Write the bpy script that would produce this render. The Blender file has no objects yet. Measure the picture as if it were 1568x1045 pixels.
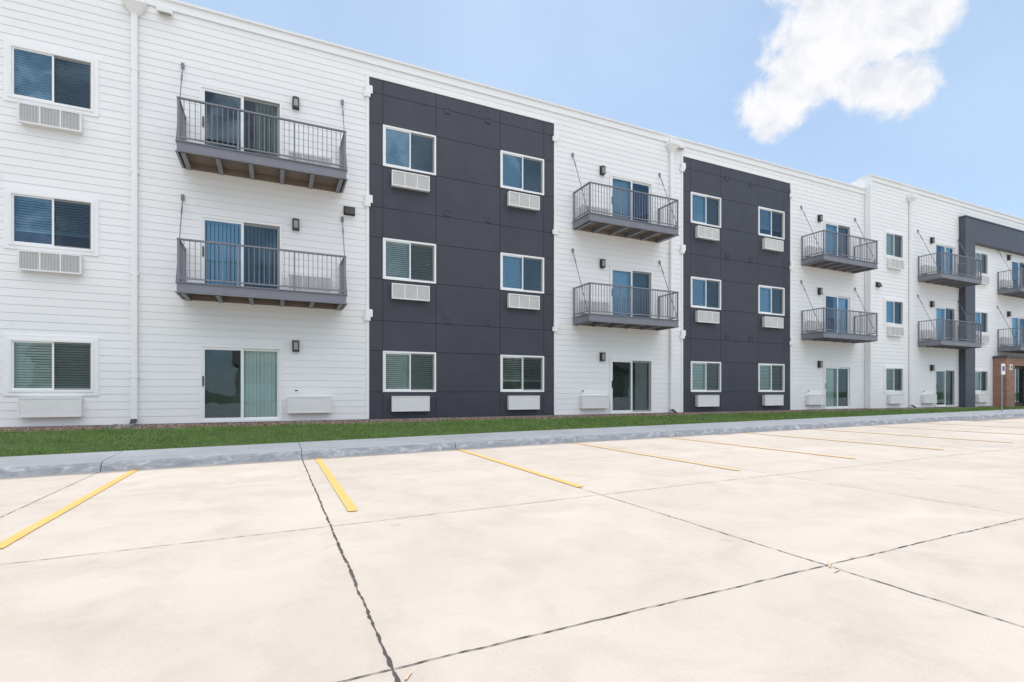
import bpy, math, random
from mathutils import Vector
random.seed(7)
R=math.radians
scene=bpy.context.scene

# ------------------------------------------------------------------ materials
def newmat(name):
    m=bpy.data.materials.new(name); m.use_nodes=True
    nt=m.node_tree
    return m,nt,nt.nodes['Principled BSDF'],nt.nodes['Material Output']
def ramp(nt,fac,stops):
    r=nt.nodes.new('ShaderNodeValToRGB'); e=r.color_ramp.elements
    while len(e)<len(stops): e.new(0.5)
    for i,(p,c) in enumerate(stops):
        e[i].position=p; e[i].color=(c[0],c[1],c[2],1)
    nt.links.new(fac,r.inputs[0]); return r.outputs[0]
def pos(nt,scale=(1,1,1)):
    g=nt.nodes.new('ShaderNodeNewGeometry'); mp=nt.nodes.new('ShaderNodeMapping')
    mp.inputs['Scale'].default_value=scale
    nt.links.new(g.outputs['Position'],mp.inputs[0]); return mp.outputs[0]
def noise(nt,vec,scale,detail=4,rough=.55,dist=0):
    n=nt.nodes.new('ShaderNodeTexNoise'); n.inputs['Scale'].default_value=scale
    n.inputs['Detail'].default_value=detail; n.inputs['Roughness'].default_value=rough
    n.inputs['Distortion'].default_value=dist
    nt.links.new(vec,n.inputs['Vector']); return n.outputs[0]
def mixc(nt,fac,a,b,mode='MIX'):
    m=nt.nodes.new('ShaderNodeMix'); m.data_type='RGBA'; m.blend_type=mode
    for s,v in ((m.inputs[0],fac),(m.inputs[6],a),(m.inputs[7],b)):
        if isinstance(v,(int,float)): s.default_value=v
        elif isinstance(v,tuple): s.default_value=(v[0],v[1],v[2],1)
        else: nt.links.new(v,s)
    return m.outputs[2]
def math_(nt,op,a,b=None,c=None):
    m=nt.nodes.new('ShaderNodeMath'); m.operation=op
    for i,v in enumerate((a,b,c)):
        if v is None: continue
        if isinstance(v,(int,float)): m.inputs[i].default_value=v
        else: nt.links.new(v,m.inputs[i])
    return m.outputs[0]
def bump(nt,bsdf,h,strength=.3,dist=.01):
    b=nt.nodes.new('ShaderNodeBump'); b.inputs['Strength'].default_value=strength; b.inputs['Distance'].default_value=dist
    nt.links.new(h,b.inputs['Height']); nt.links.new(b.outputs[0],bsdf.inputs['Normal'])
def simple(name,col,rough=.5,var=.06,vscale=1.5,metal=0,bscale=None,bstr=.1,stretch=(1,1,1)):
    m,nt,b,o=newmat(name)
    v=pos(nt,stretch); n=noise(nt,v,vscale,5)
    lo=tuple(c*(1-var) for c in col); hi=tuple(min(1,c*(1+var)) for c in col)
    nt.links.new(ramp(nt,n,[(.3,lo),(.7,hi)]),b.inputs['Base Color'])
    b.inputs['Roughness'].default_value=rough; b.inputs['Metallic'].default_value=metal
    if bscale: bump(nt,b,noise(nt,v,bscale,4),bstr,.01)
    return m
M={}
M['siding']=simple('siding_white',(.885,.877,.87),.6,.025,.8,bscale=60,bstr=.05,stretch=(.3,1,3))
M['trim']=simple('trim_white',(.90,.89,.885),.5,.015,2)
M['vinyl']=simple('vinyl_white',(.88,.88,.87),.35,.01,3)
M['panel']=simple('panel_charcoal',(.050,.051,.067),.55,.12,1.2,bscale=90,bstr=.04)
M['portal']=simple('portal_panel',(.075,.079,.10),.5,.08,1.2)
M['gap']=simple('gap_black',(.012,.012,.015),.9,.05)
M['steel']=simple('balcony_steel',(.215,.218,.248),.45,.07,4)
M['deck']=simple('deck_wood',(.20,.16,.13),.8,.2,6,stretch=(1,8,8))
M['bronze']=simple('bronze_fixture',(.045,.04,.038),.45,.1)
M['frost']=simple('frosted_glass',(.35,.34,.32),.3,.05)
M['ac']=simple('ac_cover',(.80,.79,.77),.5,.03,5)
M['acg']=simple('ac_grille',(.38,.37,.37),.5,.05,5)
M['blind']=simple('blind_slat',(.90,.90,.87),.6,.04,5)
M['room']=simple('room_wall',(.22,.21,.20),.9,.15,2)
M['roof']=simple('roof_membrane',(.6,.6,.58),.9,.05)
M['metal']=simple('cap_metal',(.82,.82,.82),.4,.03)
M['found']=simple('foundation_concrete',(.38,.37,.35),.85,.12,5)
M['post']=simple('galvanised_post',(.4,.4,.4),.4,.08,metal=.6)
M['blue']=simple('sign_blue',(.02,.08,.35),.4,.03)
M['signw']=simple('sign_white',(.85,.85,.85),.4,.02)
M['splash']=simple('splash_block_concrete',(.3,.3,.29),.9,.15,8)
M['tanwall']=simple('house_siding',(.42,.36,.28),.7,.06,stretch=(.2,1,6))
M['shingle']=simple('roof_shingle',(.16,.12,.10),.9,.2,6)
def glass(name,tint,refl,base):
    m,nt,b,o=newmat(name); nt.nodes.remove(b)
    tr=nt.nodes.new('ShaderNodeBsdfTransparent'); tr.inputs[0].default_value=(*tint,1)
    gl=nt.nodes.new('ShaderNodeBsdfGlossy'); gl.inputs['Roughness'].default_value=.015; gl.inputs[0].default_value=(*refl,1)
    v=pos(nt); n=noise(nt,v,1.3,2); bp=nt.nodes.new('ShaderNodeBump'); bp.inputs['Strength'].default_value=.14; bp.inputs['Distance'].default_value=.02
    nt.links.new(n,bp.inputs['Height']); nt.links.new(bp.outputs[0],gl.inputs['Normal'])
    fr=nt.nodes.new('ShaderNodeFresnel'); fr.inputs[0].default_value=1.5
    f=math_(nt,'MULTIPLY_ADD',fr.outputs[0],1.2,base)
    f=math_(nt,'MINIMUM',f,1.0)
    mx=nt.nodes.new('ShaderNodeMixShader'); nt.links.new(f,mx.inputs[0]); nt.links.new(tr.outputs[0],mx.inputs[1]); nt.links.new(gl.outputs[0],mx.inputs[2])
    nt.links.new(mx.outputs[0],o.inputs[0]); return m
M['glass']=glass('window_glass',(.82,.94,.90),(.60,.80,.95),.05)
M['glassb']=glass('window_glass_sky_tint',(.56,.79,.92),(.48,.72,1.0),.08)  # blue of the reflected sky put into the glass colour
m,nt,b,o=newmat('insect_screen'); tr=nt.nodes.new('ShaderNodeBsdfTransparent'); mx=nt.nodes.new('ShaderNodeMixShader')
b.inputs['Base Color'].default_value=(.03,.03,.035,1); b.inputs['Roughness'].default_value=.8
mx.inputs[0].default_value=.42; nt.links.new(tr.outputs[0],mx.inputs[1]); nt.links.new(b.outputs[0],mx.inputs[2]); nt.links.new(mx.outputs[0],o.inputs[0]); M['screen']=m
m,nt,b,o=newmat('brick_entry'); br=nt.nodes.new('ShaderNodeTexBrick'); v=nt.nodes.new('ShaderNodeNewGeometry')
sp=nt.nodes.new('ShaderNodeSeparateXYZ'); cb=nt.nodes.new('ShaderNodeCombineXYZ'); nt.links.new(v.outputs['Position'],sp.inputs[0])
nt.links.new(math_(nt,'ADD',sp.outputs[0],sp.outputs[1]),cb.inputs[0]); nt.links.new(sp.outputs[2],cb.inputs[1]); nt.links.new(cb.outputs[0],br.inputs['Vector'])
br.inputs['Color1'].default_value=(.38,.20,.14,1); br.inputs['Color2'].default_value=(.29,.15,.11,1); br.inputs['Mortar'].default_value=(.3,.25,.2,1)
br.inputs['Scale'].default_value=1; br.inputs['Brick Width'].default_value=.4; br.inputs['Row Height'].default_value=.15; br.inputs['Mortar Size'].default_value=.008
nt.links.new(br.outputs[0],b.inputs['Base Color']); b.inputs['Roughness'].default_value=.85; M['brick']=m

def concrete(name,c0,c1,slab=True,dark=(.36,.305,.255)):
    m,nt,b,o=newmat(name); v=pos(nt)
    base=ramp(nt,noise(nt,v,.45,8,.6,.6),[(.3,c0),(.68,c1)])
    n2=noise(nt,v,1.7,9,.66,.6)
    base=mixc(nt,ramp(nt,n2,[(.46,(0,0,0)),(.76,(.50,.50,.50))]),base,dark)
    # fine grain
    n3=noise(nt,v,160,3,.6)
    base=mixc(nt,ramp(nt,n3,[(.30,(.30,.30,.30)),(.52,(0,0,0))]),base,tuple(c*.6 for c in c0))
    # sparse pits and specks
    n4=noise(nt,pos(nt),110,2)
    base=mixc(nt,ramp(nt,n4,[(.715,(0,0,0)),(.75,(.85,.85,.85))]),base,(.12,.09,.07))
    n5=noise(nt,pos(nt,(1,1.6,1)),1.1,8,.72,1.0)
    base=mixc(nt,ramp(nt,n5,[(.56,(0,0,0)),(.78,(.40,.40,.40))]),base,(.46,.345,.245) if slab else (.34,.34,.35))
    n6=noise(nt,pos(nt),3.6,3,.5,.3)
    base=mixc(nt,ramp(nt,n6,[(.69,(0,0,0)),(.76,(.30,.30,.30))]),base,(.32,.24,.17) if slab else (.3,.3,.3))
    if slab:
        g=nt.nodes.new('ShaderNodeNewGeometry'); s=nt.nodes.new('ShaderNodeSeparateXYZ'); nt.links.new(g.outputs['Position'],s.inputs[0])
        fx=math_(nt,'FLOOR',math_(nt,'DIVIDE',math_(nt,'SUBTRACT',s.outputs[0],.47),2.92))
        fy=math_(nt,'FLOOR',math_(nt,'DIVIDE',math_(nt,'SUBTRACT',s.outputs[1],2.24),2.6))
        c=nt.nodes.new('ShaderNodeCombineXYZ'); nt.links.new(fx,c.inputs[0]); nt.links.new(fy,c.inputs[1])
        w=nt.nodes.new('ShaderNodeTexWhiteNoise'); nt.links.new(c.outputs[0],w.inputs['Vector'])
        base=mixc(nt,1.0,base,ramp(nt,w.outputs[0],[(0,(.945,.945,.945)),(1,(1,1,1))]),'MULTIPLY')
    nt.links.new(base,b.inputs['Base Color']); b.inputs['Roughness'].default_value=.88
    bump(nt,b,noise(nt,v,90,4,.6),.12,.003); return m
M['lot']=concrete('lot_concrete',(.475,.42,.368),(.555,.497,.442))
M['kerb']=concrete('kerb_concrete',(.50,.50,.50),(.62,.62,.62),slab=False,dark=(.42,.42,.43))
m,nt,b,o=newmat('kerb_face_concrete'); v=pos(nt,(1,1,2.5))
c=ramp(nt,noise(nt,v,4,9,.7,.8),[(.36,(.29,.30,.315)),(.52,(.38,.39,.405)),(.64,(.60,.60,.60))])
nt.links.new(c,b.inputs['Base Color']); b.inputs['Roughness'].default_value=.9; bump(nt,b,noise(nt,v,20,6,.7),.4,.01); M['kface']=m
M['tar']=simple('joint_sealant',(.06,.052,.047),.8,.4,20)
M['cut']=simple('joint_sawcut',(.22,.185,.155),.9,.3,15)
def paint(name,col,t0,t1):
    m,nt,b,o=newmat(name); v=pos(nt)
    n=noise(nt,v,24,9,.78)
    f=ramp(nt,n,[(t0,(0,0,0)),(t1,(1,1,1))])
    base=mixc(nt,f,col,(.48,.43,.37)); nt.links.new(base,b.inputs['Base Color']); b.inputs['Roughness'].default_value=.8; return m
M['yellow']=paint('yellow_paint',(.70,.395,.085),.46,.80)
M['yellow2']=paint('yellow_paint_worn',(.68,.41,.13),.40,.72)
M['orange']=paint('orange_mark',(.70,.40,.18),.36,.58)
m,nt,b,o=newmat('grass_blades'); v=pos(nt)
c=ramp(nt,noise(nt,v,1.6,6,.75),[(.32,(.075,.16,.026)),(.68,(.21,.34,.065))])
c=mixc(nt,ramp(nt,noise(nt,v,38,2),[(.45,(0,0,0)),(.72,(.8,.8,.8))]),c,(.32,.38,.13))
nt.links.new(c,b.inputs['Base Color']); b.inputs['Roughness'].default_value=.6; M['grass']=m
M['soil']=simple('lawn_soil',(.08,.13,.03),.95,.3,6)
M['field']=simple('field_grass',(.09,.13,.04),.95,.25,.15)
m,nt,b,o=newmat('mulch_stone'); v=pos(nt); vo=nt.nodes.new('ShaderNodeTexVoronoi'); vo.inputs['Scale'].default_value=22; nt.links.new(v,vo.inputs['Vector'])
sp=nt.nodes.new('ShaderNodeSeparateColor'); nt.links.new(vo.outputs['Color'],sp.inputs[0])
nt.links.new(ramp(nt,sp.outputs[0],[(0,(.13,.075,.055)),(.5,(.30,.19,.15)),(1,(.46,.36,.30))]),b.inputs['Base Color']); b.inputs['Roughness'].default_value=.9
bump(nt,b,vo.outputs['Distance'],.8,.03); M['mulch']=m

# ------------------------------------------------------------------ mesh builder
class MB:
    def __init__(s,name,parent=None):
        s.n=name; s.v=[]; s.f=[]; s.m=[]; s.slots=[]; s.p=parent
    def mi(s,k):
        if k not in s.slots: s.slots.append(k)
        return s.slots.index(k)
    def quad(s,a,b,c,d,k):
        i=len(s.v); s.v+= [a,b,c,d]; s.f.append((i,i+1,i+2,i+3)); s.m.append(s.mi(k))
    def tri(s,a,b,c,k):
        i=len(s.v); s.v+= [a,b,c]; s.f.append((i,i+1,i+2)); s.m.append(s.mi(k))
    def box(s,x0,x1,y0,y1,z0,z1,k):
        i=len(s.v); s.v+=[(x0,y0,z0),(x1,y0,z0),(x1,y1,z0),(x0,y1,z0),(x0,y0,z1),(x1,y0,z1),(x1,y1,z1),(x0,y1,z1)]
        q=s.mi(k)
        for f in ((0,3,2,1),(4,5,6,7),(0,1,5,4),(1,2,6,5),(2,3,7,6),(3,0,4,7)):
            s.f.append(tuple(i+j for j in f)); s.m.append(q)
    def prism(s,bot,top,k):
        i=len(s.v); n=len(bot); s.v+=list(bot)+list(top); q=s.mi(k)
        s.f.append(tuple(i+j for j in reversed(range(n)))); s.m.append(q)
        s.f.append(tuple(i+n+j for j in range(n))); s.m.append(q)
        for j in range(n):
            s.f.append((i+j,i+(j+1)%n,i+n+(j+1)%n,i+n+j)); s.m.append(q)
    def rod(s,a,b,r,k,n=8):
        a=Vector(a); b=Vector(b); d=(b-a).normalized(); u=d.orthogonal().normalized(); w=d.cross(u)
        l0=[];l1=[]
        for j in range(n):
            o=(u*math.cos(2*math.pi*j/n)+w*math.sin(2*math.pi*j/n))*r
            l0.append(tuple(a+o)); l1.append(tuple(b+o))
        s.prism(l0,l1,k)
    def border(s,x0,x1,z0,z1,w,y0,y1,k):
        s.box(x0,x0+w,y0,y1,z0,z1,k); s.box(x1-w,x1,y0,y1,z0,z1,k)
        s.box(x0+w,x1-w,y0,y1,z1-w,z1,k); s.box(x0+w,x1-w,y0,y1,z0,z0+w,k)
    def build(s):
        me=bpy.data.meshes.new(s.n); me.from_pydata(s.v,[],s.f)
        for k in s.slots: me.materials.append(M[k])
        me.polygons.foreach_set('material_index',s.m); me.update()
        ob=bpy.data.objects.new(s.n,me); scene.collection.objects.link(ob)
        if s.p: ob.parent=s.p
        return ob
def empty(name):
    e=bpy.data.objects.new(name,None); scene.collection.objects.link(e); return e

# ------------------------------------------------------------------ dimensions
YF=14.7; YR=14.45; XR=25.0; S=3.2
XL=-22.0; XE=58.0; GZ=-.76
BAYS=[5.40,16.88,-17.2]; HW=2.97
def lotz(x):
    if x<-8: return -1.311
    if x<5: return -1.215+.012*x
    if x<40: return -1.155+.0075*(x-5)
    return -.8925
bld=empty('apartment_building')
openF=[]; openR=[]
wins=[]
for c in BAYS:
    for a in (-2.59,1.04):
        for k in range(3): wins.append((c+a,c+a+1.55,k,YF,False))
for k in range(3):
    wins.append((-5.2,-3.72,k,YF,True)); wins.append((-12.2,-10.72,k,YF,True))
    wins.append((26.1,27.55,k,YR,True)); wins.append((34.1,35.5,k,YR,True)); wins.append((43.5,45,k,YR,True))
units=[(lambda t:1.70-t,YF),(lambda t:9.10+t,YF),(lambda t:20.56+t,YF),(lambda t:28.83+t,YR),(lambda t:36.6+t,YR)]
doors=[]
for u,y in units:
    a,b=sorted((u(1.49),u(3.35)))
    for k in range(3): doors.append((a,b,k,y,u(0)>u(1)))
for (a,b,k,y,t) in wins: (openF if y==YF else openR).append((a,b,S*k,S*k+1.165))
for (a,b,k,y,t) in doors: (openF if y==YF else openR).append((a,b,GZ+S*k,S*k+1.165))
def rect_minus(x0,x1,z0,z1,ops):
    ops=[o for o in ops if o[0]<x1-1e-6 and o[1]>x0+1e-6 and o[2]<z1-1e-6 and o[3]>z0+1e-6]
    if not ops: return [(x0,x1,z0,z1)]
    zs=sorted(set([z0,z1]+[min(max(o[i],z0),z1) for o in ops for i in (2,3)]))
    out=[]
    for a,b in zip(zs[:-1],zs[1:]):
        if b-a<1e-5: continue
        zc=(a+b)/2; iv=sorted((max(o[0],x0),min(o[1],x1)) for o in ops if o[2]<zc<o[3])
        x=x0
        for p,q in iv:
            if p>x+1e-5: out.append((x,p,a,b))
            x=max(x,q)
        if x<x1-1e-5: out.append((x,x1,a,b))
    return out

sd=MB('lap_siding',bld)
EXP=.178; GAP=.0035
def siding(x0,x1,z0,z1,Y,ops):
    z=z0
    while z<z1-1e-4:
        zt=min(z+EXP,z1)
        for (a,b,c,d) in rect_minus(x0,x1,z,zt-GAP,ops):
            f=lambda q:Y-.012+.007*(q-z)/EXP
            xs=[a]; xx=a+random.uniform(.6,3.4)
            while xx<b-.3: xs.append(xx); xx+=3.66
            xs.append(b)
            for i in range(len(xs)-1):
                p=xs[i]+(.0015 if i else 0); q=xs[i+1]-(.0015 if i<len(xs)-2 else 0)
                sd.quad((p,f(c),c),(q,f(c),c),(q,f(d),d),(p,f(d),d),'siding')
            if abs(c-z)<1e-5: sd.quad((a,Y+.008,c),(b,Y+.008,c),(b,f(c),c),(a,f(c),c),'siding')
        z=zt
    for (a,b,c,d) in rect_minus(x0,x1,z0,z1,ops):
        sd.quad((a,Y+.006,c),(b,Y+.006,c),(b,Y+.006,d),(a,Y+.006,d),'siding')
panops=[(c-HW,c+HW,GZ,8.83) for c in BAYS]
siding(XL,XR,GZ,9.2,YF,openF+panops)
siding(XR,XE,GZ,9.78,YR,openR)
sd.build()
tr=MB('trim_and_roofline',bld)
tr.box(XR-.02,XR+.09,YR-.035,YF-.02,GZ,9.78,'trim')
for c in BAYS:
    for x in (c-HW-.075,c+HW+.0): tr.box(x,x+.075,YF-.035,YF+.01,GZ,8.83,'trim')
    tr.box(c-HW-.075,c+HW+.075,YF-.037,YF+.01,8.83,8.90,'trim')
tr.box(XL,XR-.02,YF-.045,YF+.3,9.2,9.40,'trim'); tr.box(XL-.05,XR-.02,YF-.085,YF+.34,9.40,9.46,'metal')
tr.box(XR-.03,XE,YR-.045,YR+.5,9.78,9.97,'trim'); tr.box(XR-.07,XE,YR-.09,YR+.55,9.97,10.04,'metal')
tr.box(XR-.02,XR+.12,YF-.02,YF+12,9.2,9.97,'trim')
tr.box(XL,XR,YF+.0,YF+.3,-1.3,GZ-.002,'found'); tr.box(XR,XE,YR,YR+.3,-1.3,GZ-.002,'found')
tr.quad((XL,YF+.3,9.3),(XR,YF+.3,9.3),(XR,32,9.3),(XL,32,9.3),'roof')
tr.quad((XR,YR+.3,9.6),(XE,YR+.3,9.6),(XE,32,9.6),(XR,32,9.6),'roof')
tr.box(XL,XE,32,32.2,-1.3,9.6,'siding')
tr.box(XL-.02,XL+.2,YF+.02,32,-1.3,9.4,'siding'); tr.box(XE-.2,XE+.02,YR+.02,32,-1.3,9.78,'siding')
tr.build()

pn=MB('charcoal_panels',bld)
for c in BAYS:
    xs=[c-HW,c-2.59,c-1.04,c+1.04,c+2.59,c+HW]
    zs=[GZ]
    for k in range(3): zs+=[S*k,S*k+1.165,S*k+2.02]
    zs=zs+[8.83]
    ops=[o for o in openF]
    for a,b in zip(xs[:-1],xs[1:]):
        for p,q in zip(zs[:-1],zs[1:]):
            mx_,mz=(a+b)/2,(p+q)/2
            if any(o[0]<mx_<o[1] and o[2]<mz<o[3] for o in ops): continue
            g=.006; pn.box(a+g,b-g,YF-.016,YF-.004,p+g,q-g,'panel')
    for (a,b,p,q) in rect_minus(c-HW,c+HW,GZ,8.83,ops):
        pn.quad((a,YF,p),(b,YF,p),(b,YF,q),(a,YF,q),'gap')
    for z in (2.16,5.35,8.41):
        for x in (c-.68,c+.63):
            pn.border(x-.09,x+.09,z-.085,z+.085,.02,YF-.04,YF-.017,'portal')
            pn.box(x-.068,x+.068,YF-.026,YF-.017,z-.063,z+.063,'panel')
        for x in (c-HW-.04,c+HW+.04):
            pn.box(x-.07,x+.07,YF-.09,YF-.037,z-.17,z+.15,'trim')
            pn.box(x-.11,x-.07,YF-.06,YF-.037,z-.17,z-.02,'trim')
            pn.box(x+.07,x+.13,YF-.075,YF-.037,z-.06,z+.15,'trim')
pn.build()

wf=MB('window_frames',bld); wg=MB('window_glass',bld); wb=MB('window_blinds',bld); wr=MB('rooms_behind_windows',bld)
def room(a,b,p,q,Y,d=.9):
    y0,y1=Y+.06,Y+d
    wr.quad((a,y1,p),(b,y1,p),(b,y1,q),(a,y1,q),'room')
    wr.quad((a,y0,p),(a,y1,p),(a,y1,q),(a,y0,q),'room'); wr.quad((b,y0,p),(b,y1,p),(b,y1,q),(b,y0,q),'room')
    wr.quad((a,y0,p),(b,y0,p),(b,y1,p),(a,y1,p),'room'); wr.quad((a,y0,q),(b,y0,q),(b,y1,q),(a,y1,q),'room')
def hblind(a,b,p,q,Y,tilt,drop):
    y=Y+.088
    wb.box(a,b,y-.03,y+.03,q-.05,q-.004,'blind')
    z=q-.07; end=q-(q-p)*drop
    dy=.024*math.cos(tilt); dz=.024*math.sin(tilt)
    while z>end:
        wb.quad((a,y-dy,z-dz),(b,y-dy,z-dz),(b,y+dy,z+dz),(a,y+dy,z+dz),'blind'); z-=.058
    if drop<.95: wb.box(a,b,y-.02,y+.02,z-.01,z+.02,'blind')
def vblind(a,b,p,q,Y,ang):
    y=Y+.13; x=a+.04; wb.box(a,b,y-.04,y+.04,q-.06,q-.005,'blind')
    while x<b-.02:
        j=random.uniform(-.08,.08); ddx=.043*math.cos(ang+j); ddy=.043*math.sin(ang+j)
        wb.quad((x-ddx,y-ddy,p+.02),(x+ddx,y+ddy,p+.02),(x+ddx,y+ddy,q-.06),(x-ddx,y-ddy,q-.06),'blind'); x+=.088
def window(a,b,p,q,Y,trim,ri,g):
    if trim:
        wf.border(a-.085,b+.085,p-.085,q+.085,.085,Y-.036,Y+.005,'trim')
    wf.border(a,b,p,q,.05,Y-.055 if trim else Y-.045,Y+.06,'vinyl')
    m=(a+b)/2
    i=.05
    wf.border(a+i,m+.025,p+i,q-i,.035,Y-.025,Y+.01,'vinyl')
    wf.border(m-.025,b-i,p+i,q-i,.035,Y+.012,Y+.045,'vinyl')
    wg.quad((a+i+.03,Y-.008,p+i+.03),(m,Y-.008,p+i+.03),(m,Y-.008,q-i-.03),(a+i+.03,Y-.008,q-i-.03),g)
    wg.quad((m,Y+.028,p+i+.03),(b-i-.03,Y+.028,p+i+.03),(b-i-.03,Y+.028,q-i-.03),(m,Y+.028,q-i-.03),g)
    wg.quad((m+.026,Y-.01,p+i),(b-i,Y-.01,p+i),(b-i,Y-.01,q-i),(m+.026,Y-.01,q-i),'screen')
    room(a,b,p,q,Y)
    hblind(a+i,b-i,p+i,q-i,Y,ri[0],ri[1])
for (a,b,k,y,t) in wins:
    ri=random.choice([(R(-50),1.0),(R(-60),1.0),(R(-40),1.0),(R(-55),.99),(R(-35),.7),(R(-65),1.0)])
    if y==YF and a<3 and k==0: ri=(R(-65),1.0)
    window(a,b,S*k,S*k+1.165,y,t,ri,'glass' if (k==0 or (int(a*7)+k)%4==0) else 'glassb')
def slider(a,b,p,q,Y,flip,typ,g):
    wf.border(a,b,p,q,.055,Y-.05,Y+.08,'vinyl'); i=.055; m=(a+b)/2
    wf.border(a+i,m+.04,p+i,q-i,.06,Y-.03,Y+.01,'vinyl')
    wf.border(m-.04,b-i,p+i,q-i,.06,Y+.014,Y+.05,'vinyl')
    wg.quad((a+i+.05,Y-.01,p+i+.05),(m-.01,Y-.01,p+i+.05),(m-.01,Y-.01,q-i-.05),(a+i+.05,Y-.01,q-i-.05),g)
    wg.quad((m+.01,Y+.03,p+i+.05),(b-i-.05,Y+.03,p+i+.05),(b-i-.05,Y+.03,q-i-.05),(m+.01,Y+.03,q-i-.05),g)
    wf.box(a+i+.015,a+i+.045,Y-.055,Y-.031,p+.9,p+1.15,'bronze')
    room(a,b,p,q,Y,1.6)
    if typ==0: vblind(m-.02,b-i,p+.03,q-i,Y,R(-14))
    elif typ==1: vblind(a+i,b-i,p+.03,q-i,Y,R(-30))
    elif typ==2: vblind(a+i,m,p+.03,q-i,Y,R(-35))
    elif typ==3: vblind(m+.3,b-i,p+.03,q-i,Y,R(-30))
    if typ in(1,3): wg.quad((m+.045,Y-.012,p+i),(b-i,Y-.012,p+i),(b-i,Y-.012,q-i),(m+.045,Y-.012,q-i),'screen')
types=[0,1,3, 3,1,2, 2,0,1, 3,1,0, 1,2,3, 0,0,0]
for j,(a,b,k,y,fl) in enumerate(doors):
    slider(a,b,GZ+S*k,S*k+1.165,y,fl,types[j],'glass' if (k==0 or (j==2)) else 'glassb')
wf.build(); wg.build(); wb.build(); wr.build()

ac=MB('wall_air_conditioners',bld)
def acunit(xc,k,Y,dk):
    w=1.07; a,b=xc-w/2,xc+w/2; z0=S*k-.545; z1=S*k-.13
    d=.15
    ac.box(a,b,Y-d,Y-.02,z0,z1,'ac')
    ac.border(a-.012,b+.012,z0-.012,z1+.012,.035,Y-d-.02,Y-d+.03,'ac')
    if k>0:
        ac.box(a+.024,b-.024,Y-d-.004,Y-d-.001,z0+.024,z1-.024,'acg')
        n=40; h=.0035 if dk else .006
        for i in range(n):
            x=a+.03+(w-.06)*(i+.5)/n; ac.box(x-h,x+h,Y-d-.015,Y-d-.0045,z0+.024,z1-.024,'ac')
        for f in (1/3,2/3):
            x=a+w*f; ac.box(x-.016,x+.016,Y-d-.018,Y-d-.0045,z0+.024,z1-.024,'ac')
    else:
        ac.box(a+.024,b-.024,Y-d-.012,Y-d-.001,z0+.024,z1-.024,'ac')
for (a,b,k,y,t) in wins: acunit((a+b)/2,k,y,t)
for u,y in units:
    for k in range(3): acunit(u(.82),k,y,False)
ac.build()

bn=0
for u,Y in units:
    xa,xb=sorted((u(0),u(3.68)))
    for k in (1,2):
        B=MB('balcony_%d'%(bn+1),bld); bn+=1
        zd=GZ+S*k-.03; yf=Y-1.0; st='steel'
        zb,zt=zd-.16,zd+.09
        B.box(xa,xb,yf,yf+.02,zb,zt,st); B.box(xa-.0,xb,yf-.035,yf,zt-.02,zt,st); B.box(xa,xb,yf-.035,yf,zb,zb+.02,st)
        for x,s in ((xa,1),(xb,-1)):
            x0,x1=sorted((x,x+.02*s)); B.box(x0,x1,yf+.02,Y-.02,zb,zt,st)
            x0,x1=sorted((x-.03*s,x)); B.box(x0,x1,yf,Y-.02,zt-.02,zt,st); B.box(x0,x1,yf,Y-.02,zb,zb+.02,st)
        nb=7; w=(1.0-.06)/nb
        for i in range(nb): B.box(xa+.03,xb-.03,yf+.03+i*w,yf+.03+(i+1)*w-.008,zd-.035,zd,'deck')
        for i in range(6):
            x=xa+.12+(3.68-.24)*i/5
            B.box(x-.03,x+.03,yf+.022,Y-.02,zd-.17,zd-.037,st)
            B.box(x-.05,x+.05,yf+.022,Y-.02,zd-.182,zd-.1705,st)
        B.box(xa+.022,xb-.022,Y-.07,Y-.021,zd-.165,zd-.038,'deck')
        zr=zd+1.04; z2=zd+.16
        for x in (xa+.03,xb-.03):
            B.box(x-.022,x+.022,yf-.01,yf+.034,zt+.001,zr,st); B.box(x-.022,x+.022,Y-.065,Y-.02,zt+.001,zr,st)
            B.box(x-.03,x+.03,yf+.04,Y-.02,zr+.001,zr+.035,st); B.box(x-.015,x+.015,yf+.035,Y-.066,z2,z2+.03,st)
            n=9
            for i in range(1,n):
                y=yf+.02+(1.0-.08)*i/n; B.box(x-.007,x+.007,y-.007,y+.007,z2+.031,zr,st)
        B.box(xa,xb,yf-.02,yf+.039,zr+.002,zr+.036,st)
        B.box(xa+.053,xb-.053,yf-.002,yf+.026,z2,z2+.03,st)
        n=33
        for i in range(1,n):
            x=xa+.03+(3.62)*i/n; B.box(x-.007,x+.007,yf+.004,yf+.018,z2+.031,zr+.001,st)
        for x in (xa+3.68/3,xa+3.68*2/3): B.box(x-.018,x+.018,yf-.008,yf+.03,zt+.001,zr,st)
        for x in (xa-.015,xb+.015):
            p0=(x,Y-.03,zd+2.32); p1=(x,yf+.03,zt-.02)
            B.rod(p0,p1,.012,st); B.box(x-.035,x+.035,Y-.045,Y-.02,zd+2.25,zd+2.39,st)
            q0=Vector(p0).lerp(Vector(p1),.12); q1=Vector(p0).lerp(Vector(p1),.2); B.rod(q0,q1,.02,st)
        B.build()

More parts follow.
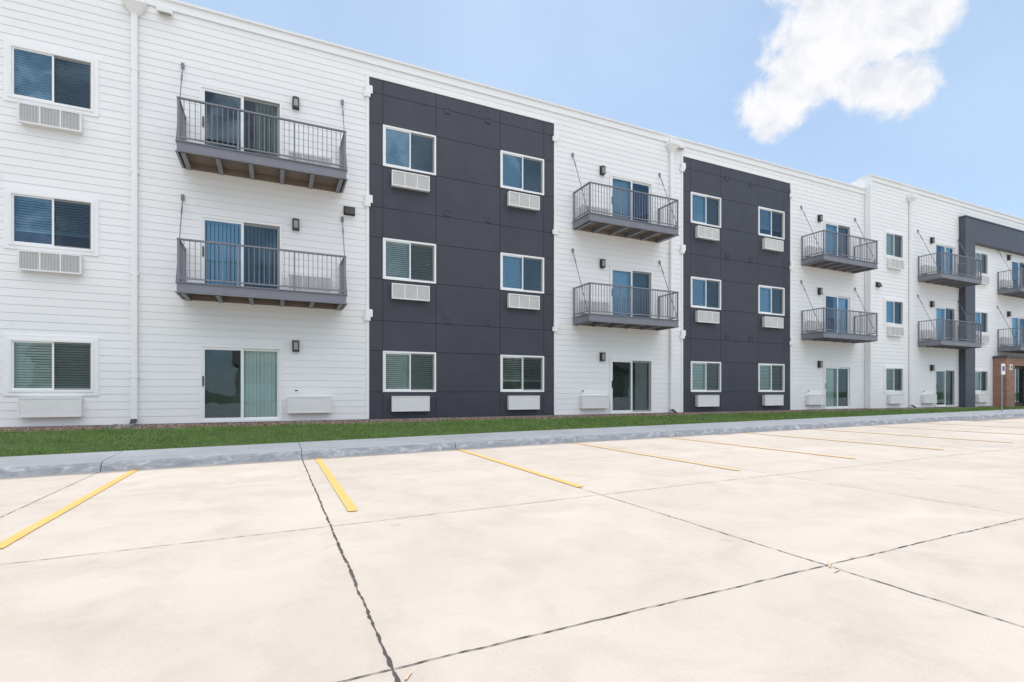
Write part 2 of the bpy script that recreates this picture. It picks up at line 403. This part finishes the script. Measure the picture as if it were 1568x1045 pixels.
fx=MB('wall_fixtures',bld)
def sconce(x,z,Y):
    fx.box(x-.085,x+.085,Y-.04,Y-.015,z-.15,z+.15,'bronze')
    fx.box(x-.07,x+.07,Y-.14,Y-.04,z+.10,z+.14,'bronze'); fx.box(x-.07,x+.07,Y-.14,Y-.04,z-.14,z-.10,'bronze')
    fx.box(x-.055,x+.055,Y-.125,Y-.041,z-.099,z+.099,'frost')
    for s in (-1,1): fx.box(x+s*.062-.008,x+s*.062+.008,Y-.138,Y-.045,z-.099,z+.099,'bronze')
for u,y in units:
    for k in range(3): sconce(u(1.16),S*k+1.21,y)
    x=u(.32 if u(0)<u(1) else 1.15)
    fx.rod((x,y-.02,.02),(x,y-.14,.0),.02,'metal'); fx.rod((x-.04,y-.13,.04),(x+.04,y-.13,.04),.015,'bronze')
def hood(x,z,Y):
    fx.box(x-.15,x+.15,Y-.04,Y-.015,z-.12,z+.12,'bronze')
    fx.prism([(x-.13,Y-.04,z-.10),(x+.13,Y-.04,z-.10),(x+.13,Y-.16,z-.10),(x-.13,Y-.16,z-.10)],[(x-.13,Y-.04,z+.09),(x+.13,Y-.04,z+.09),(x+.13,Y-.09,z+.07),(x-.13,Y-.09,z+.07)],'bronze')
hood(1.9,4.98,YF); hood(25.55,5.0,YR)
def downspout(x,Y,top,bot):
    fx.box(x-.06,x+.06,Y-.12,Y-.03,bot,top,'trim')
    fx.box(x-.035,x+.035,Y-.128,Y-.12,bot,top,'trim')
    z=bot+1
    while z<top: fx.box(x-.085,x+.085,Y-.133,Y-.02,z,z+.035,'trim'); z+=2.4
    fx.prism([(x-.07,Y-.13,top),(x+.07,Y-.13,top),(x+.07,Y-.02,top),(x-.07,Y-.02,top)],[(x-.22,Y-.28,top+.2),(x+.22,Y-.28,top+.2),(x+.22,Y-.02,top+.2),(x-.22,Y-.02,top+.2)],'trim')
    fx.box(x-.23,x+.23,Y-.29,Y-.02,top+.2,top+.36,'trim')
    fx.prism([(x-.05,Y-.34,bot-.1),(x+.05,Y-.34,bot-.1),(x+.05,Y-.26,bot-.1),(x-.05,Y-.26,bot-.1)],[(x-.06,Y-.13,bot+.03),(x+.06,Y-.13,bot+.03),(x+.06,Y-.02,bot+.03),(x-.06,Y-.02,bot+.03)],'bronze')
downspout(-2.95,YF,8.85,-.66); downspout(13.31,YF,8.85,-.66); downspout(28.1,YR,9.2,-.66)
for x in (-2.35,13.75):
    fx.box(x-.16,x+.16,YF-.16,YF-.045,9.05,9.16,'metal'); fx.box(x-.12,x+.12,YF-.14,YF-.06,9.035,9.049,'frost')
fx.build()

pt=MB('entrance_portal',bld)
y0=14.15
def pbox(x0,x1,z0,z1): pt.box(x0,x1,y0,YR-.02,z0,z1,'portal')
pbox(32.6,33.56,-.9,7.898)
x=32.6
while x<52:
    x1=x+1.9; pbox(x+.004,x1-.004,7.9,9.12); x=x1
pbox(51.0,51.96,-.9,7.898)
pt.box(32.56,x+.02,y0-.03,YR-.02,9.122,9.18,'portal')
for z in (.9,2.5,4.1,5.7): pt.box(32.595,33.565,y0-.004,y0,z,z+.012,'gap')
pt.build()
en=MB('brick_entrance',bld)
ex=36.1; ey=13.85
en.box(ex,ex+.9,ey,YR-.02,-1,1.86,'brick'); en.box(ex+2.9,48,ey,YR-.02,-1,1.86,'brick')
en.box(ex+.9,ex+2.9,ey,YR-.02,1.45,1.86,'brick'); en.box(ex-.05,48.05,ey-.05,YR-.02,1.862,1.98,'portal')
en.box(ex+.95,ex+2.85,ey+.3,ey+.36,-.8,1.44,'bronze'); en.box(ex+1.05,ex+1.82,ey+.28,ey+.299,-.6,1.3,'glass'); en.box(ex+1.95,ex+2.75,ey+.28,ey+.299,-.6,1.3,'glass')
en.box(ex+.3,ex+.6,ey-.02,ey-.002,1.2,1.5,'signw'); en.box(ex+.38,ex+.52,ey-.024,ey-.021,1.27,1.43,'bronze')
en.build()

# ------------------------------------------------------------------ ground
g=MB('ground'); g.quad((-1500,-1500,-1.42),(1500,-1500,-1.42),(1500,1500,-1.42),(-1500,1500,-1.42),'field'); g.build()
lot=MB('parking_lot')
X0,X1,Y0,Y1=-45,75,-34,10.02
xs=[X0+i for i in range(X1-X0+1)]
for a,b in zip(xs[:-1],xs[1:]):
    for c,d in ((Y0,-10),(-10,0),(0,Y1)):
        lot.quad((a,c,lotz(a)),(b,c,lotz(b)),(b,d,lotz(b)),(a,d,lotz(a)),'lot')
lotob=lot.build()
jt=MB('slab_joints',lotob)
def ribbon(mb,p0,p1,w,k,jit=.3,step=.12,lift=.004,wob=.004):
    p0=Vector((p0[0],p0[1])); p1=Vector((p1[0],p1[1])); d=(p1-p0); L=d.length; d/=L; nrm=Vector((-d.y,d.x))
    n=max(1,int(L/step)); prev=None; off=0
    for i in range(n+1):
        off=off*.8+random.uniform(-wob,wob); p=p0+d*(L*i/n)+nrm*off
        h=w/2*(1+random.uniform(-jit,jit)); a=p+nrm*h; b=p-nrm*h
        A=(a.x,a.y,lotz(a.x)+lift); Bq=(b.x,b.y,lotz(b.x)+lift)
        if prev: mb.quad(prev[1],Bq,A,prev[0],k)
        prev=(A,Bq)
for k in range(-6,20):
    x=.47+2.92*k
    w={0:.014,1:.007,-1:.007}.get(k,.006)
    ribbon(jt,(x,-8),(x,9.99),w,'tar' if k in (0,1,-1) else 'cut',.75,.028 if -2<k<4 else .4,wob=.003)
ys=[(-5.56,.01,'cut'),(-2.96,.01,'cut'),(-.36,.009,'tar'),(2.24,.007,'tar'),(4.86,.006,'tar'),(7.42,.005,'cut')]
for y,w,mm in ys:
    ribbon(jt,(-18,y),(20,y),w,mm,.65,.04,.0045,.003); ribbon(jt,(20,y),(60,y),w,mm,.5,.5,.0045)
jt.build()
pl=MB('painted_parking_lines',lotob)
for i,x in enumerate([-4.68,-1.98,.73,3.43,6.13,8.85,11.55,14.25,16.95,19.65,22.35,25.05]):
    ribbon(pl,(x,5.35),(x,9.93),.098,'yellow' if i<4 else 'yellow2',.05,.05,.008,.001)
for p0,p1 in (((3.36,2.2),(3.47,2.27)),((3.3,2.13),(3.38,2.15)),((.5,2.13),(.54,2.18))):
    ribbon(pl,p0,p1,.012,'orange',.4,.03,.008,.003)
pl.build()
kw=MB('kerb_and_sidewalk')
WY=11.3
prof=[(9.97,-.02),(9.985,.02),(10.02,.10),(10.06,.138),(10.11,.15),(10.30,.156),(WY,.185),(WY,-.1)]
edges=[.47+2.92*k for k in range(-14,26)]
for a,b in zip(edges[:-1],edges[1:]):
    a+=.006; b-=.006
    sub=[a+(b-a)*i/3 for i in range(4)]
    for p,q in zip(sub[:-1],sub[1:]):
        for j,((ya,za),(yb,zb)) in enumerate(zip(prof[:-1],prof[1:])):
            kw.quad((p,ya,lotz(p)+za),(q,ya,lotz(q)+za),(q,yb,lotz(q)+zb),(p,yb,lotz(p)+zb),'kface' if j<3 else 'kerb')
    for x in (a,b):
        i0=len(kw.v); kw.v+=[(x,y,lotz(x)+z) for y,z in prof]; kw.f.append(tuple(range(i0,i0+len(prof)))); kw.m.append(kw.mi('kerb'))
    kw.box(b+.001,b+.011,10.0,WY-.01,lotz(b)-.1,lotz(b)+.09,'tar')
kwo=kw.build()
LE=13.75
def lawnz(x,y):
    t=(y-WY)/(LE-WY); t=max(0,min(1,t)); s=t*t*(3-2*t)
    e=lotz(x)+.17; return e+(-.82-e)*(.5*s+.5*t)+.02*math.sin(x*1.7)*math.sin(y*2.1)*min(1,4*t*(1-t)+.001)
lw=MB('lawn')
yy=[WY+(LE+.03-WY)*i/6 for i in range(7)]
for i in range(-40,75):
    for c,d in zip(yy[:-1],yy[1:]):
        lw.quad((i,c,lawnz(i,c)),(i+1,c,lawnz(i+1,c)),(i+1,d,lawnz(i+1,d)),(i,d,lawnz(i,d)),'soil')
def blades(n,xa,xb,h0,h1,w):
    for _ in range(n):
        x=random.uniform(xa,xb); y=random.uniform(WY-.03,LE+.04+.06*math.sin(x*3)+.04*math.sin(x*7.3)); z=lawnz(x,y)-.01
        t=random.uniform(0,math.pi); ww=w*random.uniform(.6,1.3); h=random.uniform(h0,h1)*(1+.5*math.sin(x*2.3+y*3)*math.sin(y*4.1-x))
        if y<WY+.03: h*=.7
        dx,dy=math.cos(t)*ww,math.sin(t)*ww; lx,ly=random.uniform(-.03,.03),random.uniform(-.03,.03)
        lw.tri((x-dx,y-dy,z),(x+dx,y+dy,z),(x+lx,y+ly,z+h),'grass')
blades(34000,-7,6,.03,.07,.007); blades(28000,6,20,.03,.07,.011); blades(12000,20,45,.03,.07,.02)
lw.build()
mb_=MB('mulch_bed')
for i in range(-40,75):
    y1=YF+.05 if i<25 else YR+.05
    mb_.quad((i,LE+.03,lawnz(i,LE)),(i+1,LE+.03,lawnz(i+1,LE)),(i+1,y1,-.79),(i,y1,-.79),'mulch')
for _ in range(6000):
    x=random.uniform(-7,26); y=random.uniform(LE+.08,14.66 if x<25 else 14.4); z=-.805+.02*random.random(); r=random.uniform(.012,.035)
    t=random.uniform(0,6.28); a=[(x+r*math.cos(t+q)*random.uniform(.7,1.3),y+r*math.sin(t+q)*random.uniform(.7,1.3)) for q in (0,1.57,3.14,4.71)]
    top=(x,y,z+r*random.uniform(.8,1.5))
    for i in range(4): mb_.tri((*a[i],z-.01),(*a[(i+1)%4],z-.01),top,'mulch')
mb_.build()
sb=MB('splash_block')
sx=-3.1; z=-.79
sb.prism([(sx-.15,YF-.85,z-.12),(sx+.2,YF-.85,z-.12),(sx+.15,YF-.3,z-.05),(sx-.1,YF-.3,z-.05)],[(sx-.17,YF-.87,z-.03),(sx+.22,YF-.87,z-.03),(sx+.16,YF-.3,z+.03),(sx-.11,YF-.3,z+.03)],'splash')
sb.box(sx-.17,sx-.12,YF-.86,YF-.3,z-.03,z+.06,'splash'); sb.box(sx+.17,sx+.22,YF-.86,YF-.3,z-.03,z+.06,'splash')
sb.build()
sg=MB('accessible_parking_sign')
x=27.5; y=10.7; z=lotz(x)+.16
sg.rod((x,y,z-.1),(x,y,z+2.0),.02,'post'); sg.box(x-.15,x+.15,y-.05,y-.032,z+1.55,z+2.0,'signw'); sg.box(x-.09,x+.09,y-.055,y-.0505,z+1.7,z+1.9,'blue')
sg.build()
def house(x,y,w,d,h,rh):
    e=empty('suburban_house'); H=MB('walls_and_roof',e); z=-1.42
    H.box(x,x+w,y,y+d,z,z+h,'tanwall')
    o=.5; zz=z+h
    H.prism([(x-o,y-o,zz),(x-o,y+d+o,zz),(x-o,y+d/2,zz+rh)],[(x+w+o,y-o,zz),(x+w+o,y+d+o,zz),(x+w+o,y+d/2,zz+rh)],'shingle')
    yy=y+d
    H.box(x+1,x+5,yy,yy+.05,z,z+2.3,'trim'); H.box(x+6.2,x+7.2,yy,yy+.06,z,z+2.1,'bronze')
    for wx in (8.5,11): H.box(x+wx,x+wx+1.3,yy,yy+.05,z+1,z+2.3,'glass'); 
    for wx in (2,6,10): H.box(x+wx,x+wx+1.3,yy,yy+.05,z+3.8,z+5,'bronze')
    H.build()
for i,(x,h) in enumerate([(-70,5.6),(-48,5.6),(-27,5.6),(-5,5.6),(17,5.6),(40,5.6),(62,5.6)]):
    house(x,-62-(i%2)*4,14,10,h,2.8)

# ------------------------------------------------------------------ light
SUN=Vector((.55,1.0,2.20)).normalized()
el=math.asin(SUN.z); az=math.atan2(SUN.x,SUN.y)
sl=bpy.data.lights.new('sun','SUN'); sl.energy=3.3; sl.angle=R(.5); sl.color=(1,.955,.89)
so=bpy.data.objects.new('sun',sl); scene.collection.objects.link(so)
so.rotation_euler=SUN.to_track_quat('Z','Y').to_euler()
w=bpy.data.worlds.new('World'); scene.world=w; w.use_nodes=True; nt=w.node_tree
bg=nt.nodes['Background']; STR=.15; bg.inputs[1].default_value=STR
sky=nt.nodes.new('ShaderNodeTexSky'); sky.sky_type='NISHITA'; sky.sun_disc=False; sky.sun_elevation=el; sky.sun_rotation=az
sky.air_density=1.0; sky.dust_density=.4; sky.ozone_density=1.2
tc=nt.nodes.new('ShaderNodeTexCoord'); D=tc.outputs['Generated']
nz=noise(nt,D,7,3,.55,.2); nzd=noise(nt,D,19,13,.60,.25)
def blobfield(blobs):
    mxv=None
    for a,e,r in blobs:
        a=R(a);e=R(e); c=(math.cos(e)*math.sin(a),math.cos(e)*math.cos(a),math.sin(e))
        vd=nt.nodes.new('ShaderNodeVectorMath'); vd.operation='DISTANCE'; nt.links.new(D,vd.inputs[0]); vd.inputs[1].default_value=c
        f=math_(nt,'SUBTRACT',1.0,math_(nt,'DIVIDE',vd.outputs['Value'],R(r)))
        mxv=f if mxv is None else math_(nt,'MAXIMUM',mxv,f)
    return math_(nt,'MAXIMUM',mxv,-2.0)
def smooth(d,a,b):
    mr=nt.nodes.new('ShaderNodeMapRange'); mr.interpolation_type='SMOOTHSTEP'; mr.inputs[1].default_value=a; mr.inputs[2].default_value=b
    nt.links.new(d,mr.inputs[0]); return mr.outputs[0]
n1=math_(nt,'SUBTRACT',nz,.5); n2=math_(nt,'SUBTRACT',nzd,.5)
nzc=math_(nt,'ADD',math_(nt,'MULTIPLY',n1,.5),math_(nt,'MULTIPLY',n2,1.8))
dens=math_(nt,'ADD',blobfield([(59.8,30.8,5.2),(57.2,29.6,4.8),(55.0,28.7,4.4),(53.2,27.3,3.6),(51.6,26.2,2.6),(61.8,25.4,3.3),(60.0,26.0,2.8),(63.0,29.6,3.2),(62.0,33.0,4.8),(57.4,33.0,5.0),(55.2,31.2,4.0)]),nzc)
c1=smooth(dens,-.02,.50)
fill_clouds=smooth(math_(nt,'ADD',blobfield([(180,58,46),(-120,48,26),(125,48,26),(-60,60,16)]),math_(nt,'MULTIPLY',n2,2.0)),.0,.6)  # unseen cloud deck, mostly behind the camera, added to brighten the facade
def k_(c): return tuple(x/STR for x in c)
ccol=ramp(nt,noise(nt,D,24,9,.62,.4),[(.36,(.82,.85,.90)),(.50,(.94,.95,.97)),(.60,(1,1,1))])
cc1=mixc(nt,1.0,ccol,k_((.985,.985,1.0)),'MULTIPLY')
fill_cloud_col=mixc(nt,1.0,ccol,k_((1.96,1.97,2.02)),'MULTIPLY')  # added fill clouds, brighter than the visible cumulus
nz3=noise(nt,D,2.0,8,.6,.5)
hz=ramp(nt,nz3,[(.35,(.34,.34,.34)),(.75,(.62,.62,.62))])
skyc=mixc(nt,hz,sky.outputs[0],k_((.68,.87,1.06)))
col=mixc(nt,fill_clouds,mixc(nt,c1,skyc,cc1),fill_cloud_col)
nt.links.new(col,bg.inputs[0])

# ------------------------------------------------------------------ camera
cam=bpy.data.cameras.new('camera'); co=bpy.data.objects.new('camera',cam); scene.collection.objects.link(co)
cam.lens=18; cam.sensor_width=36; cam.shift_y=78/1568; cam.clip_end=5000
co.location=(0,0,0); co.rotation_euler=(R(90),0,R(-25)); scene.camera=co
scene.view_settings.view_transform='Standard'; scene.view_settings.look='None'; scene.view_settings.exposure=0
